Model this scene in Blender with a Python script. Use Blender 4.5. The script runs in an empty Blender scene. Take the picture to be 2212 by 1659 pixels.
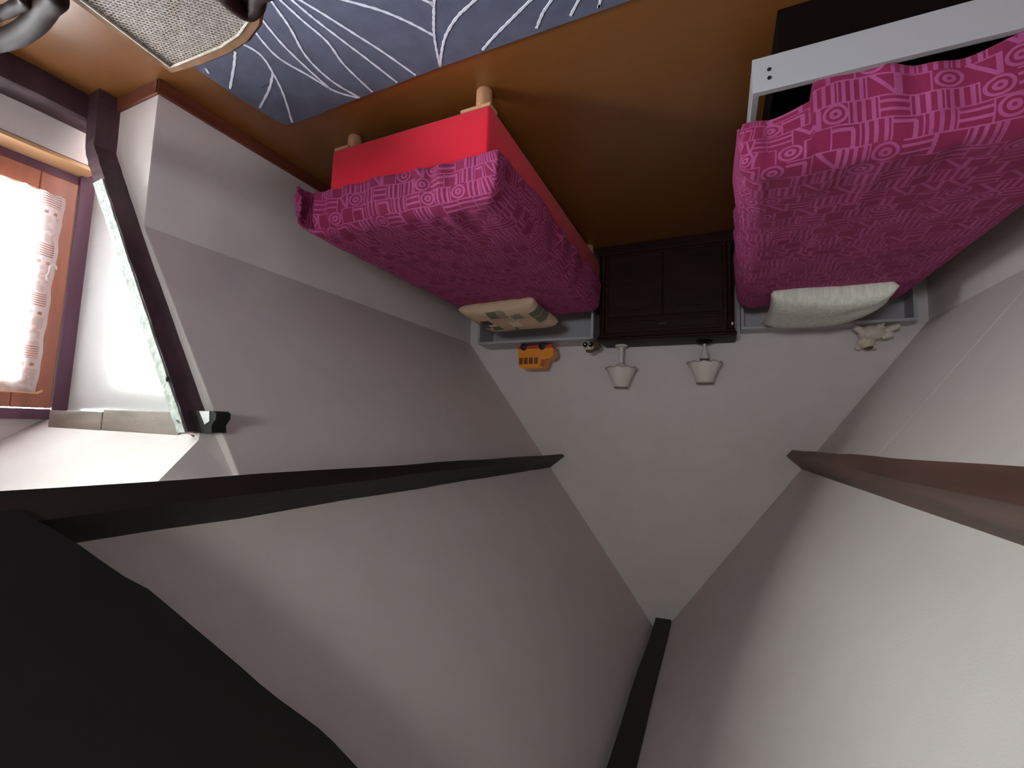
import bpy, bmesh, math, random
from mathutils import Vector, Matrix, noise
random.seed(7)
PI = math.pi
sc = bpy.context.scene
COL = sc.collection

# ------------------------------------------------------------------ camera
F = 973.0; CAMH = 1.45
def _n(v): return v.normalized()
dY = _n(Vector((444, 105.5, F))); dX = _n(Vector((-2136, 20.5, F)))
dX = _n(dX - dY * dX.dot(dY)); dZ = dX.cross(dY)
R3 = Matrix((dX, dY, dZ))                       # photo axes -> room axes
cam_d = bpy.data.cameras.new('camera'); cam = bpy.data.objects.new('camera', cam_d); COL.objects.link(cam)
cam_d.sensor_width = 36; cam_d.lens = F / 2212 * 36; cam_d.clip_start = .02
m = Matrix((( R3[0][0], -R3[0][1], -R3[0][2], 0),
            ( R3[1][0], -R3[1][1], -R3[1][2], 0),
            ( R3[2][0], -R3[2][1], -R3[2][2], CAMH), (0, 0, 0, 1)))
cam.matrix_world = m; sc.camera = cam
C0 = Vector((0, 0, CAMH))
def ray(x, y): return R3 @ Vector((x - 1106, y - 829.5, F))
def on(x, y, axis, val):                        # room point on the plane axis = val seen at pixel x, y
    r = ray(x, y); return C0 + r * ((val - C0[axis]) / r[axis])
def onp(x, y, P, N):
    r = ray(x, y); N = Vector(N); return C0 + r * (N.dot(Vector(P) - C0) / N.dot(r))

# ------------------------------------------------------------------ sky, daylight, exposure
SKY = 9.0
w = bpy.data.worlds.new('sky'); sc.world = w; w.use_nodes = True
wn = w.node_tree.nodes; wl = w.node_tree.links
bg = wn['Background']; bg.inputs[1].default_value = SKY
tc = wn.new('ShaderNodeTexCoord'); sx = wn.new('ShaderNodeSeparateXYZ'); wl.new(tc.outputs['Generated'], sx.inputs[0])
cr = wn.new('ShaderNodeValToRGB'); wl.new(sx.outputs['Z'], cr.inputs[0]); wl.new(cr.outputs[0], bg.inputs[0])
mr = wn.new('ShaderNodeMapRange'); wl.new(sx.outputs['Z'], mr.inputs[0]); mr.inputs[1].default_value = -1; mr.inputs[2].default_value = 1
wl.new(mr.outputs[0], cr.inputs[0])
cr.color_ramp.elements[0].position = .0; cr.color_ramp.elements[0].color = (.60, .69, .62, 1)
cr.color_ramp.elements[1].position = 1; cr.color_ramp.elements[1].color = (.95, 1.0, 1, 1)
e = cr.color_ramp.elements.new(.47); e.color = (.70, .78, .72, 1)
e = cr.color_ramp.elements.new(.54); e.color = (.90, .96, 1, 1)
WY0, WY1, WZ0, WZ1, WX = -.26, 1.03, .32, 1.44, 2.85       # dormer window
def portal(name, loc, rot, sx_, sy_):
    l = bpy.data.lights.new(name, 'AREA'); l.shape = 'RECTANGLE'; l.size = sx_; l.size_y = sy_
    l.cycles.is_portal = True
    o = bpy.data.objects.new(name, l); COL.objects.link(o); o.location = loc; o.rotation_euler = rot
RWX0, RWX1, RWZ0, RWZ1 = -.05, .75, .85, 1.38           # window added in the unseen rear wall for soft fill light
portal('added_window_portal', ((RWX0 + RWX1) / 2, -1.84, (RWZ0 + RWZ1) / 2), (PI / 2, 0, 0), RWX1 - RWX0, RWZ1 - RWZ0)
portal('window_portal', (WX - .08, (WY0 + WY1) / 2, (WZ0 + WZ1) / 2), (0, PI / 2, 0), WZ1 - WZ0, WY1 - WY0)
sc.view_settings.view_transform = 'Standard'; sc.view_settings.look = 'None'
sc.view_settings.gamma = 1; sc.view_settings.use_curve_mapping = False
sc.view_settings.exposure = 2.8
sc.render.engine = 'CYCLES'
sc.cycles.max_bounces = 10; sc.cycles.diffuse_bounces = 6; sc.cycles.transparent_max_bounces = 12
sc.cycles.use_denoising = True
sc.cycles.sample_clamp_indirect = 6

# ------------------------------------------------------------------ materials
def lin(r, g, b):
    f = lambda c: (c / 255 / 12.92) if c / 255 <= .04045 else ((c / 255 + .055) / 1.055) ** 2.4
    return (f(r), f(g), f(b), 1)
def mat(name, rgb, rough=.6, rgb2=None, scale=30, stretch=(1, 1, 1), bump=0, bscale=None, spec=.5, sheen=0, metal=0, coat=0, detail=4, coord='Object'):
    M = bpy.data.materials.new(name); M.use_nodes = True
    nt = M.node_tree; N = nt.nodes; L = nt.links; b = N['Principled BSDF']
    c = lin(*rgb); b.inputs['Base Color'].default_value = c
    b.inputs['Roughness'].default_value = rough; b.inputs['Specular IOR Level'].default_value = spec
    b.inputs['Metallic'].default_value = metal; b.inputs['Sheen Weight'].default_value = sheen
    b.inputs['Coat Weight'].default_value = coat; b.inputs['Coat Roughness'].default_value = .15
    if rgb2 or bump:
        t = N.new('ShaderNodeTexCoord'); mp = N.new('ShaderNodeMapping'); L.new(t.outputs[coord], mp.inputs[0])
        mp.inputs['Scale'].default_value = stretch
        nz = N.new('ShaderNodeTexNoise'); nz.inputs['Scale'].default_value = scale; nz.inputs['Detail'].default_value = detail
        L.new(mp.outputs[0], nz.inputs['Vector'])
        if rgb2:
            r = N.new('ShaderNodeValToRGB'); r.color_ramp.elements[0].position = .35; r.color_ramp.elements[1].position = .65
            r.color_ramp.elements[0].color = c; r.color_ramp.elements[1].color = lin(*rgb2)
            L.new(nz.outputs[0], r.inputs[0]); L.new(r.outputs[0], b.inputs['Base Color'])
        if bump:
            bp = N.new('ShaderNodeBump'); bp.inputs['Strength'].default_value = bump; bp.inputs['Distance'].default_value = .004
            if bscale:
                n2 = N.new('ShaderNodeTexNoise'); n2.inputs['Scale'].default_value = bscale; L.new(mp.outputs[0], n2.inputs['Vector']); L.new(n2.outputs[0], bp.inputs['Height'])
            else: L.new(nz.outputs[0], bp.inputs['Height'])
            L.new(bp.outputs[0], b.inputs['Normal'])
    return M
M = {}
M['plaster'] = mat('plaster', (217, 207, 206), .75, (213, 203, 202), 6, bump=.12, bscale=160)
M['gloss'] = mat('cheek_paint', (200, 199, 200), .22, (196, 195, 196), 8, bump=.02, bscale=20)
M['floor'] = mat('brown_floor', (126, 78, 34), .36, (122, 75, 32), 5, stretch=(1, 6, 1), bump=.03, bscale=60, spec=.75)
M['rug'] = mat('rug_wool', (84, 88, 114), .95, (74, 78, 102), 14, bump=.2, bscale=500, sheen=.2)
M['rugline'] = mat('rug_line', (226, 228, 244), .95, bump=.5, bscale=400)
M['rugmark'] = mat('rug_mark', (70, 76, 96), .95)
M['beam'] = mat('dark_beam', (38, 26, 24), .6, (26, 18, 17), 9, stretch=(1, .08, 1), bump=.35, bscale=40)
M['beamL'] = mat('brown_beam', (108, 74, 64), .55, (74, 48, 42), 9, stretch=(1, .1, 1), bump=.35, bscale=40)
M['black'] = mat('near_black_beam', (17, 13, 13), .7, (12, 9, 9), 7, stretch=(.4, 1, 1), bump=.3, bscale=30)
M['purple'] = mat('aubergine_wood', (74, 46, 58), .5, (56, 36, 45), 12, stretch=(1, 1, .15), bump=.25, bscale=50)
M['grey_wood'] = mat('weathered_wood', (128, 112, 102), .6, (92, 78, 70), 14, stretch=(.2, 1, 1), bump=.4, bscale=50)
M['redwood'] = mat('red_brown_wood', (120, 62, 44), .45, (96, 48, 36), 20, stretch=(.1, .1, 1), bump=.1)
M['orange'] = mat('window_wood', (166, 102, 80), .4, (152, 90, 70), 16, stretch=(1, 1, .1), bump=.08)
M['palewood'] = mat('pale_wood', (206, 164, 124), .45, (194, 150, 110), 16, stretch=(1, .1, 1), bump=.08)
M['legwood'] = mat('beech_wood', (206, 156, 122), .45, (196, 146, 110), 30, stretch=(1, 1, .1))
M['white'] = mat('white_laminate', (172, 170, 174), .4)
M['red'] = mat('red_fabric', (226, 16, 50), .9, (216, 12, 46), 200, bump=.15, bscale=600, sheen=.15)
M['night'] = mat('dark_mahogany', (44, 20, 19), .5, (30, 13, 13), 16, stretch=(.15, 1, 1), bump=.1, spec=.12)
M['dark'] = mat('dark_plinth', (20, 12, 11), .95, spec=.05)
M['hole'] = mat('hole_black', (12, 10, 10), .9)
M['lamp'] = mat('white_ceramic', (214, 208, 202), .3)
M['shade'] = mat('white_shade', (220, 214, 206), .7, bump=.1, bscale=200)
M['shade_in'] = mat('shade_trim', (120, 100, 92), .7)
M['bus'] = mat('orange_plastic', (240, 150, 40), .35)
M['busred'] = mat('red_plastic', (200, 60, 34), .35)
M['tyre'] = mat('black_rubber', (28, 28, 36), .6)
M['buswin'] = mat('brown_window', (120, 62, 26), .4)
M['plush'] = mat('olive_plush', (120, 100, 66), .95, (84, 66, 42), 60, bump=1, bscale=300)
M['face'] = mat('cream_plush', (200, 186, 160), .95)
M['eyew'] = mat('eye_white', (236, 232, 228), .4)
M['bear'] = mat('beige_plush', (232, 220, 206), .95, (214, 198, 180), 60, bump=1, bscale=260)
M['bearnose'] = mat('brown_nose', (60, 44, 34), .6)
M['chairwood'] = mat('chair_dark_wood', (54, 33, 32), .6, (38, 23, 23), 20, stretch=(1, .2, 1), spec=.12)
M['chairrim'] = mat('chair_rim_wood', (150, 112, 84), .3, (120, 86, 62), 20, coat=.4)
M['cane'] = mat('cane', (206, 196, 186), .5, (180, 168, 156), 80)
M['metal'] = mat('old_brass', (200, 170, 130), .35, metal=1)
M['steel'] = mat('grey_metal', (190, 190, 195), .3, metal=1)
M['pillow_trim'] = mat('cream_piping', (222, 214, 196), .9)

def glass_mat():
    G = bpy.data.materials.new('clear_glass'); G.use_nodes = True; N = G.node_tree.nodes; L = G.node_tree.links
    N.remove(N['Principled BSDF']); o = N['Material Output']
    t = N.new('ShaderNodeBsdfTransparent'); g = N.new('ShaderNodeBsdfGlossy'); g.inputs['Roughness'].default_value = .02
    fr = N.new('ShaderNodeFresnel'); fr.inputs[0].default_value = 1.45
    mx = N.new('ShaderNodeMixShader'); L.new(fr.outputs[0], mx.inputs[0]); L.new(t.outputs[0], mx.inputs[1]); L.new(g.outputs[0], mx.inputs[2])
    L.new(mx.outputs[0], o.inputs[0]); return G
M['glass'] = glass_mat()

def mth(N, L, op, a, b=None, c=None):
    n = N.new('ShaderNodeMath'); n.operation = op
    for i, v in enumerate((a, b, c)):
        if v is None: continue
        if isinstance(v, (int, float)): n.inputs[i].default_value = v
        else: L.new(v, n.inputs[i])
    return n.outputs[0]
def maze_mat():
    """woven coverlet: pale lines on raspberry - bars, angles and double rings in a jittered grid"""
    G = bpy.data.materials.new('raspberry_coverlet'); G.use_nodes = True
    N = G.node_tree.nodes; L = G.node_tree.links; b = N['Principled BSDF']
    uv = N.new('ShaderNodeUVMap'); uv.uv_map = 'UVMap'
    sp = N.new('ShaderNodeSeparateXYZ'); L.new(uv.outputs[0], sp.inputs[0])
    S = 1 / .068
    # rows shift against each other so that the grid is not square
    vy = mth(N, L, 'MULTIPLY', sp.outputs[1], S)
    row = mth(N, L, 'FLOOR', vy)
    vx = mth(N, L, 'ADD', mth(N, L, 'MULTIPLY', sp.outputs[0], S * .9), mth(N, L, 'MULTIPLY', row, .37))
    col = mth(N, L, 'FLOOR', vx)
    fx = mth(N, L, 'SUBTRACT', vx, col); fy = mth(N, L, 'SUBTRACT', vy, row)
    cx = N.new('ShaderNodeCombineXYZ'); L.new(col, cx.inputs[0]); L.new(row, cx.inputs[1])
    wnz = N.new('ShaderNodeTexWhiteNoise'); wnz.noise_dimensions = '2D'; L.new(cx.outputs[0], wnz.inputs[0])
    rnd = wnz.outputs[0]
    dx = mth(N, L, 'SUBTRACT', fx, .5); dy = mth(N, L, 'SUBTRACT', fy, .5)
    d = mth(N, L, 'SQRT', mth(N, L, 'ADD', mth(N, L, 'MULTIPLY', dx, dx), mth(N, L, 'MULTIPLY', dy, dy)))
    def band(v, c, h): return mth(N, L, 'LESS_THAN', mth(N, L, 'ABSOLUTE', mth(N, L, 'SUBTRACT', v, c)), h)
    def mx(a, b_): return mth(N, L, 'MAXIMUM', a, b_)
    def mn(a, b_): return mth(N, L, 'MULTIPLY', a, b_)
    ring = mx(band(d, .40, .06), band(d, .15, .07))
    vbar = mx(mx(band(fx, .2, .07), band(fx, .52, .07)), band(fx, .82, .07))
    hbar = mx(band(fy, .3, .07), band(fy, .68, .07))
    ell = mx(mn(band(fx, .28, .08), mth(N, L, 'GREATER_THAN', fy, .25)), mn(band(fy, .25, .08), mth(N, L, 'GREATER_THAN', fx, .25)))
    diag = mx(mn(band(mth(N, L, 'ADD', fx, mth(N, L, 'MULTIPLY', fy, .8)), .9, .10), mth(N, L, 'LESS_THAN', fx, .95)), band(fx, .12, .06))
    empty = band(fx, .95, .05)
    sel = lambda lo, hi: mn(mth(N, L, 'GREATER_THAN', rnd, lo), mth(N, L, 'LESS_THAN', rnd, hi))
    p = mn(ring, sel(-1, .2))
    for pat, lo, hi in ((vbar, .2, .45), (hbar, .45, .6), (ell, .6, .75), (diag, .75, .88), (empty, .88, 2)):
        p = mx(p, mn(pat, sel(lo, hi)))
    edge = mn(mx(band(fy, .0, .07), band(fx, .0, .06)), sel(.12, 2))
    p = mx(p, edge)
    nz = N.new('ShaderNodeTexNoise'); nz.inputs['Scale'].default_value = 9; L.new(uv.outputs[0], nz.inputs['Vector'])
    k = mth(N, L, 'MULTIPLY', p, mth(N, L, 'MULTIPLY_ADD', nz.outputs[0], .8, .35))
    mixc = N.new('ShaderNodeMix'); mixc.data_type = 'RGBA'; L.new(k, mixc.inputs[0])
    mixc.inputs[6].default_value = lin(130, 34, 72); mixc.inputs[7].default_value = lin(172, 84, 134)
    L.new(mixc.outputs[2], b.inputs['Base Color'])
    b.inputs['Roughness'].default_value = .85; b.inputs['Sheen Weight'].default_value = .35
    b.inputs['Sheen Tint'].default_value = lin(220, 120, 170); b.inputs['Specular IOR Level'].default_value = .2
    bp = N.new('ShaderNodeBump'); bp.inputs['Strength'].default_value = .35; bp.inputs['Distance'].default_value = .004
    n2 = N.new('ShaderNodeTexNoise'); n2.inputs['Scale'].default_value = 320; L.new(uv.outputs[0], n2.inputs['Vector'])
    L.new(mth(N, L, 'ADD', p, n2.outputs[0]), bp.inputs['Height']); L.new(bp.outputs[0], b.inputs['Normal'])
    return G
M['cover'] = maze_mat()

def patch_mat(name, base, cols, scale, thr):
    """squares of other colours printed on a pale cushion"""
    G = bpy.data.materials.new(name); G.use_nodes = True
    N = G.node_tree.nodes; L = G.node_tree.links; b = N['Principled BSDF']
    uv = N.new('ShaderNodeUVMap'); uv.uv_map = 'UVMap'
    v = N.new('ShaderNodeTexVoronoi'); v.distance = 'CHEBYCHEV'; v.inputs['Scale'].default_value = scale; v.inputs['Randomness'].default_value = .75
    L.new(uv.outputs[0], v.inputs['Vector'])
    sp = N.new('ShaderNodeSeparateColor'); L.new(v.outputs['Color'], sp.inputs[0])
    r = N.new('ShaderNodeValToRGB'); r.color_ramp.interpolation = 'CONSTANT'
    r.color_ramp.elements[0].color = lin(*cols[0]); r.color_ramp.elements[1].color = lin(*cols[1]); r.color_ramp.elements[1].position = 1 / len(cols)
    for i in range(2, len(cols)):
        e_ = r.color_ramp.elements.new(i / len(cols)); e_.color = lin(*cols[i])
    L.new(sp.outputs[0], r.inputs[0])
    inside = mth(N, L, 'LESS_THAN', v.outputs['Distance'], thr)
    mixc = N.new('ShaderNodeMix'); mixc.data_type = 'RGBA'; L.new(inside, mixc.inputs[0])
    mixc.inputs[6].default_value = lin(*base); L.new(r.outputs[0], mixc.inputs[7])
    L.new(mixc.outputs[2], b.inputs['Base Color']); b.inputs['Roughness'].default_value = .9
    return G
M['pillow_patch'] = patch_mat('patch_cushion', (206, 178, 148), [(92, 88, 78), (206, 178, 148), (112, 108, 90), (228, 216, 190), (66, 60, 58), (206, 178, 148), (150, 140, 120)], 9, .42)
M['pillow_cream'] = mat('cream_quilt', (206, 206, 190), .9, (226, 226, 214), 40, bump=1, bscale=70, coord='UV')

def lace_mat():
    """cotton lace: openwork bands and slots, translucent"""
    G = bpy.data.materials.new('white_lace'); G.use_nodes = True
    N = G.node_tree.nodes; L = G.node_tree.links; N.remove(N['Principled BSDF']); o = N['Material Output']
    uv = N.new('ShaderNodeUVMap'); uv.uv_map = 'UVMap'; sp = N.new('ShaderNodeSeparateXYZ'); L.new(uv.outputs[0], sp.inputs[0])
    V = sp.outputs[1]; U = sp.outputs[0]
    per = .235
    fv = mth(N, L, 'FRACT', mth(N, L, 'DIVIDE', V, per))
    slots = mth(N, L, 'MULTIPLY', mth(N, L, 'LESS_THAN', fv, .26), mth(N, L, 'GREATER_THAN', mth(N, L, 'FRACT', mth(N, L, 'MULTIPLY', V, 95)), .5))
    dash = mth(N, L, 'MULTIPLY', mth(N, L, 'LESS_THAN', mth(N, L, 'ABSOLUTE', mth(N, L, 'SUBTRACT', fv, .38)), .03), mth(N, L, 'GREATER_THAN', mth(N, L, 'FRACT', mth(N, L, 'MULTIPLY', U, 30)), .6))
    vo = N.new('ShaderNodeTexNoise'); vo.inputs['Scale'].default_value = 26; L.new(uv.outputs[0], vo.inputs['Vector'])
    net = mth(N, L, 'MULTIPLY', mth(N, L, 'GREATER_THAN', fv, .45), mth(N, L, 'GREATER_THAN', vo.outputs[0], .5))
    hole = mth(N, L, 'MAXIMUM', mth(N, L, 'MULTIPLY', mth(N, L, 'MAXIMUM', slots, dash), .55), mth(N, L, 'MULTIPLY', net, .18))
    hem = mth(N, L, 'GREATER_THAN', U, .012)
    a = mth(N, L, 'ADD', mth(N, L, 'MULTIPLY', hole, hem), .22)
    df = N.new('ShaderNodeBsdfDiffuse'); df.inputs[0].default_value = lin(228, 224, 228)
    tl = N.new('ShaderNodeBsdfTranslucent'); tl.inputs[0].default_value = lin(236, 236, 240)
    m1 = N.new('ShaderNodeMixShader'); m1.inputs[0].default_value = .45; L.new(df.outputs[0], m1.inputs[1]); L.new(tl.outputs[0], m1.inputs[2])
    tr = N.new('ShaderNodeBsdfTransparent'); m2 = N.new('ShaderNodeMixShader'); L.new(a, m2.inputs[0]); L.new(m1.outputs[0], m2.inputs[1]); L.new(tr.outputs[0], m2.inputs[2])
    L.new(m2.outputs[0], o.inputs[0]); return G
M['lace'] = lace_mat()

# ------------------------------------------------------------------ mesh helpers
class MB:
    def __init__(s): s.bm = bmesh.new(); s.uv = None
    def box(s, a, b, bev=0, seg=2, mtx=None):
        a, b = Vector(a), Vector(b); lo = Vector(map(min, a, b)); hi = Vector(map(max, a, b))
        r = bmesh.ops.create_cube(s.bm, size=1)['verts']; c = (lo + hi) / 2; d = hi - lo
        for v in r: v.co = Vector((v.co.x * d.x + c.x, v.co.y * d.y + c.y, v.co.z * d.z + c.z))
        es = set(e_ for v in r for e_ in v.link_edges); vs = r
        if bev:
            q = bmesh.ops.bevel(s.bm, geom=list(es), offset=bev, segments=seg, affect='EDGES', profile=.5); vs = q['verts']
            vs = list(set(v for f in q['faces'] for v in f.verts))
        if mtx:
            for v in vs: v.co = mtx @ v.co
        return s
    def poly_prism(s, pts, off):
        off = Vector(off); n = len(pts)
        A = [s.bm.verts.new(Vector(p)) for p in pts]; B = [s.bm.verts.new(Vector(p) + off) for p in pts]
        s.bm.faces.new(A); s.bm.faces.new(B[::-1])
        for i in range(n): s.bm.faces.new((A[i], B[i], B[(i + 1) % n], A[(i + 1) % n]))
        return s
    def loft(s, rings, cap=True, closed=True):
        V = [[s.bm.verts.new(Vector(p)) for p in r] for r in rings]; n = len(V[0])
        for i in range(len(V) - 1):
            for j in range(n if closed else n - 1):
                s.bm.faces.new((V[i][j], V[i][(j + 1) % n], V[i + 1][(j + 1) % n], V[i + 1][j]))
        if cap: s.bm.faces.new(V[0][::-1]); s.bm.faces.new(V[-1])
        return s
    def tube(s, pts, r, seg=8, cap=True):
        pts = [Vector(p) for p in pts]; rings = []; up = None
        rr = r if isinstance(r, (list, tuple)) else [r] * len(pts)
        for i, p in enumerate(pts):
            t = (pts[min(i + 1, len(pts) - 1)] - pts[max(i - 1, 0)]).normalized()
            if up is None: up = t.orthogonal().normalized()
            up = (up - t * up.dot(t)).normalized(); q = t.cross(up)
            rings.append([p + (up * math.cos(2 * PI * k / seg) + q * math.sin(2 * PI * k / seg)) * rr[i] for k in range(seg)])
        return s.loft(rings, cap)
    def lathe(s, prof, c=(0, 0, 0), seg=24, cap=True, wav=None):
        c = Vector(c); rings = []
        for i, (r, z) in enumerate(prof):
            ring = []
            for k in range(seg):
                a = 2 * PI * k / seg; rr, zz = r, z
                if wav and wav[i]: zz += wav[i] * math.cos(a * 10); rr += wav[i] * .5 * math.cos(a * 10)
                ring.append(c + Vector((rr * math.cos(a), rr * math.sin(a), zz)))
            rings.append(ring)
        return s.loft(rings, cap)
    def ball(s, c, r, sub=2, mtx=None):
        rad = Vector(r) if isinstance(r, (tuple, list)) else Vector((r, r, r)); c = Vector(c)
        q = bmesh.ops.create_icosphere(s.bm, subdivisions=sub, radius=1)['verts']
        for v in q:
            p = Vector((v.co.x * rad.x, v.co.y * rad.y, v.co.z * rad.z))
            v.co = c + (mtx @ p if mtx else p)
        return s
    def grid(s, fn, nu, nv, uvf=None):
        V = [[s.bm.verts.new(Vector(fn(i / nu, j / nv))) for j in range(nv + 1)] for i in range(nu + 1)]
        lay = s.bm.loops.layers.uv.get('UVMap') or s.bm.loops.layers.uv.new('UVMap')
        for i in range(nu):
            for j in range(nv):
                f = s.bm.faces.new((V[i][j], V[i + 1][j], V[i + 1][j + 1], V[i][j + 1]))
                for lp, (a, b_) in zip(f.loops, ((i, j), (i + 1, j), (i + 1, j + 1), (i, j + 1))):
                    lp[lay].uv = uvf(a / nu, b_ / nv) if uvf else (a / nu, b_ / nv)
        return s
    def build(s, name, material, parent=None, smooth=False, ang=.7, recalc=True):
        if recalc: bmesh.ops.recalc_face_normals(s.bm, faces=s.bm.faces)
        me = bpy.data.meshes.new(name); s.bm.to_mesh(me); s.bm.free()
        me.materials.append(material)
        if smooth:
            for p in me.polygons: p.use_smooth = True
            try: me.set_sharp_from_angle(angle=ang)
            except Exception: pass
        o = bpy.data.objects.new(name, me); COL.objects.link(o)
        if parent:
            o.parent = parent; o.matrix_parent_inverse = parent.matrix_world.inverted()
        return o
def tag(o, label=None, cat=None, group=None, kind=None):
    if label: o['label'] = label
    if cat: o['category'] = cat
    if group: o['group'] = group
    if kind: o['kind'] = kind
    return o
def thing(name, loc, label, cat, group=None):
    o = bpy.data.objects.new(name, None); COL.objects.link(o); o.location = loc; o.empty_display_size = .1
    o.matrix_world = Matrix.Translation(Vector(loc))
    return tag(o, label, cat, group)
def struct(mb, name, m_, label=None, parent=None, **k):
    o = mb.build(name, m_, parent, **k)
    if not parent:
        tag(o, label, 'structure', kind='structure')
    return o

# ------------------------------------------------------------------ room shell
G = 3.80                       # end (gable) wall
XR, ZR = 2.205, .655           # right knee wall and its top
XL, ZL = -1.28, .66            # left knee wall and its top
XA, ZA = .42, 3.02             # ridge
YB = -1.9                      # wall behind the camera
DY0, DY1 = -.36, 1.03          # dormer opening
XD = 2.87                      # dormer end wall
sR = (ZA - ZR) / (XR - XA); sL = (ZA - ZL) / (XA - XL)
def xs(z): return XR - (z - ZR) / sR        # right slope at height z
T = .06
nR = Vector((sR, 0, 1)).normalized(); nL = Vector((-sL, 0, 1)).normalized()

struct(MB().box((-1.5, YB - .1, -.08), (3.05, G + .1, 0)), 'floor', M['floor'], 'brown smooth floor, paler and shiny towards the dormer window')
struct(MB().poly_prism([(XL - .1, G, -.05), (XR + .15, G, -.05), (XR + .02, G, ZR), (XA, G, ZA + .1), (XL - .05, G, ZL)], (0, .1, 0)), 'wall_gable', M['plaster'], 'white plaster end wall rising to a point behind the beds')
rw = MB()
rw.box((XL - .1, YB - .1, -.05), (3.0, YB, RWZ0)).box((XL - .1, YB - .1, RWZ1), (3.0, YB, ZA + .1)).box((XL - .1, YB - .1, RWZ0), (RWX0, YB, RWZ1)).box((RWX1, YB - .1, RWZ0), (3.0, YB, RWZ1))
struct(rw, 'wall_rear', M['plaster'], 'white plaster wall behind the camera')
struct(MB().box((XL - T, YB, 0), (XL, G, ZL)), 'wall_left', M['plaster'], 'low white knee wall beside the white bed')
struct(MB().poly_prism([(XL, YB, ZL), (XA, YB, ZA), (XA, G, ZA), (XL, G, ZL)], -nL * -T), 'ceiling_left', M['plaster'], 'white sloping ceiling above the white bed, lit by the dormer')
js = MB(); p_, q_ = Vector((XL + (.70 - ZL) / sL, 2.55, .70)), Vector((XL + (1.52 - ZL) / sL, 2.55, 1.52))
js.poly_prism([p_, q_, q_ + Vector((0, .012, 0)), p_ + Vector((0, .012, 0))], Vector((sL, 0, -1)).normalized() * .0007)
js.build('plaster_joint', M['plaster'], bpy.data.objects['ceiling_left'])
# right side: knee wall and slope, interrupted by the dormer
struct(MB().box((XR, DY1 - .01, 0), (XR + T, G, ZR)), 'wall_right', M['plaster'], 'low white knee wall behind the red bed')
struct(MB().box((XR, YB, 0), (XR + T, DY0, ZR)), 'wall_right_rear', M['plaster'], 'low white knee wall on the near side of the dormer')
zv0, zv1 = 1.51, 1.72
Yc = DY1 - .01
xu = lambda z: 2.257 - (z - .623) * (.58 / .803)
zf = lambda y: 1.522 + (.975 - y) * .75
V0 = Vector((xu(zf(.96)), .96, zf(.96))); yt = .975 - (zv1 - 1.522) / .75; V1 = Vector((xu(zv1), yt, zv1)); ym = (DY0 + DY1) / 2
sl = MB()
top = [(XR, Yc, ZR), (XR, G, ZR), (XA, G, ZA), (XA, YB, ZA), (XR, YB, ZR), (XR, DY0, ZR), (xs(zv1), DY0 + .30, zv1), (xs(zv1), V1.y, zv1), (xs(1.64), V1.y + .07, 1.64), (xs(1.655), Yc, 1.655)]
sl.poly_prism(top, nR * T)
struct(sl, 'ceiling_right', M['plaster'], 'white sloping ceiling above the red bed')
# facing of the slope where the dormer opens: end strip and the wedge beside the valley
wd = MB()
def quad(mb, *p): mb.bm.faces.new([mb.bm.verts.new(Vector(q)) for q in p])
ex = .30
yr = Yc - .003; e3 = .0015
wd.poly_prism([(2.57, yr, 0), (XR + e3, yr, 0), (XR + e3, yr, ZR), (xs(1.0) + e3, yr, 1.0), (xs(1.66) + e3, yr, 1.66), (xs(1.66) + .1, yr, 1.66), (1.665, yr, 1.50), (1.74, yr, 1.41), (2.12, yr, .88), (2.30, yr, .64), (2.55, yr, .28)], (0, .0025, 0))
struct(wd, 'wall_dormer_reveal', M['plaster'], 'narrow white end face of the slope beside the dormer post')
we = MB()
a0 = Vector((xs(1.43) + .055, Yc, 1.43)); a1 = Vector((xs(1.66) + .03, Yc, 1.66))
we.poly_prism([V0 + Vector((.0, 0, 0)), a0, a1, V1], nR * .04)
struct(we, 'ceiling_valley', M['plaster'], 'small grey-looking wedge of plaster between dormer ceiling and slope')
# dormer: cheeks, end wall, ceiling
def cheek(y, off, name, lab):
    struct(MB().poly_prism([(XD, y, 0), (1.6, y, 0), (1.6, y, 1.54), (XD, y, 1.54)] if off < 0 else [(XD, y, 0), (2.57, y, 0), (2.55, y, .28), (2.30, y, .64), (2.12, y, .88), (1.74, y, 1.41), (1.70, y, 1.56), (XD, y, 1.56)], (0, off, 0)), name, M['gloss'], lab)
cheek(DY1 + .05, .06, 'wall_dormer_cheek', 'shiny white dormer side wall catching the window reflection')
struct(MB().poly_prism([(XD, DY0, 0), (XR, DY0, 0), (XR, DY0, ZR), (xs(1.6), DY0, 1.6), (XD, DY0, 1.6)], (0, -.06, 0)), 'wall_dormer_cheek_near', M['gloss'], 'white dormer side wall nearest the camera')
ew = MB()
ew.box((XD, DY0 - .05, 0), (XD + .12, DY1 + .1, WZ0 - .03)).box((XD, DY0 - .05, WZ1 + .03), (XD + .12, DY1 + .1, 2.0)).box((XD, DY0 - .05, WZ0 - .03), (XD + .12, WY0 - .02, WZ1 + .03)).box((XD, WY1 + .03, WZ0 - .03), (XD + .12, DY1 + .1, WZ1 + .03))
struct(ew, 'wall_dormer_end', M['plaster'], 'white dormer wall under and above the wooden window')
dc = MB()
ys0 = 2 * ym - yt
dc.poly_prism([tuple(V0), tuple(V1), (XD + .02, yt, zv1), (XD + .02, .985, zf(.985)), (1.70, .985, zf(.985))], (0, .04, .05))
dc.box((1.6, .985, 1.531), (XD + .1, 1.16, 1.57))
dc.poly_prism([(2.70, .985, zf(.985)), (XD + .02, .985, zf(.985)), (XD + .02, 1.09, zf(1.09)), (2.70, 1.09, zf(1.09))], (0, .03, .05))
struct(dc, 'ceiling_dormer', M['plaster'], 'bright white sloping dormer ceiling above the wooden header')
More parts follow.
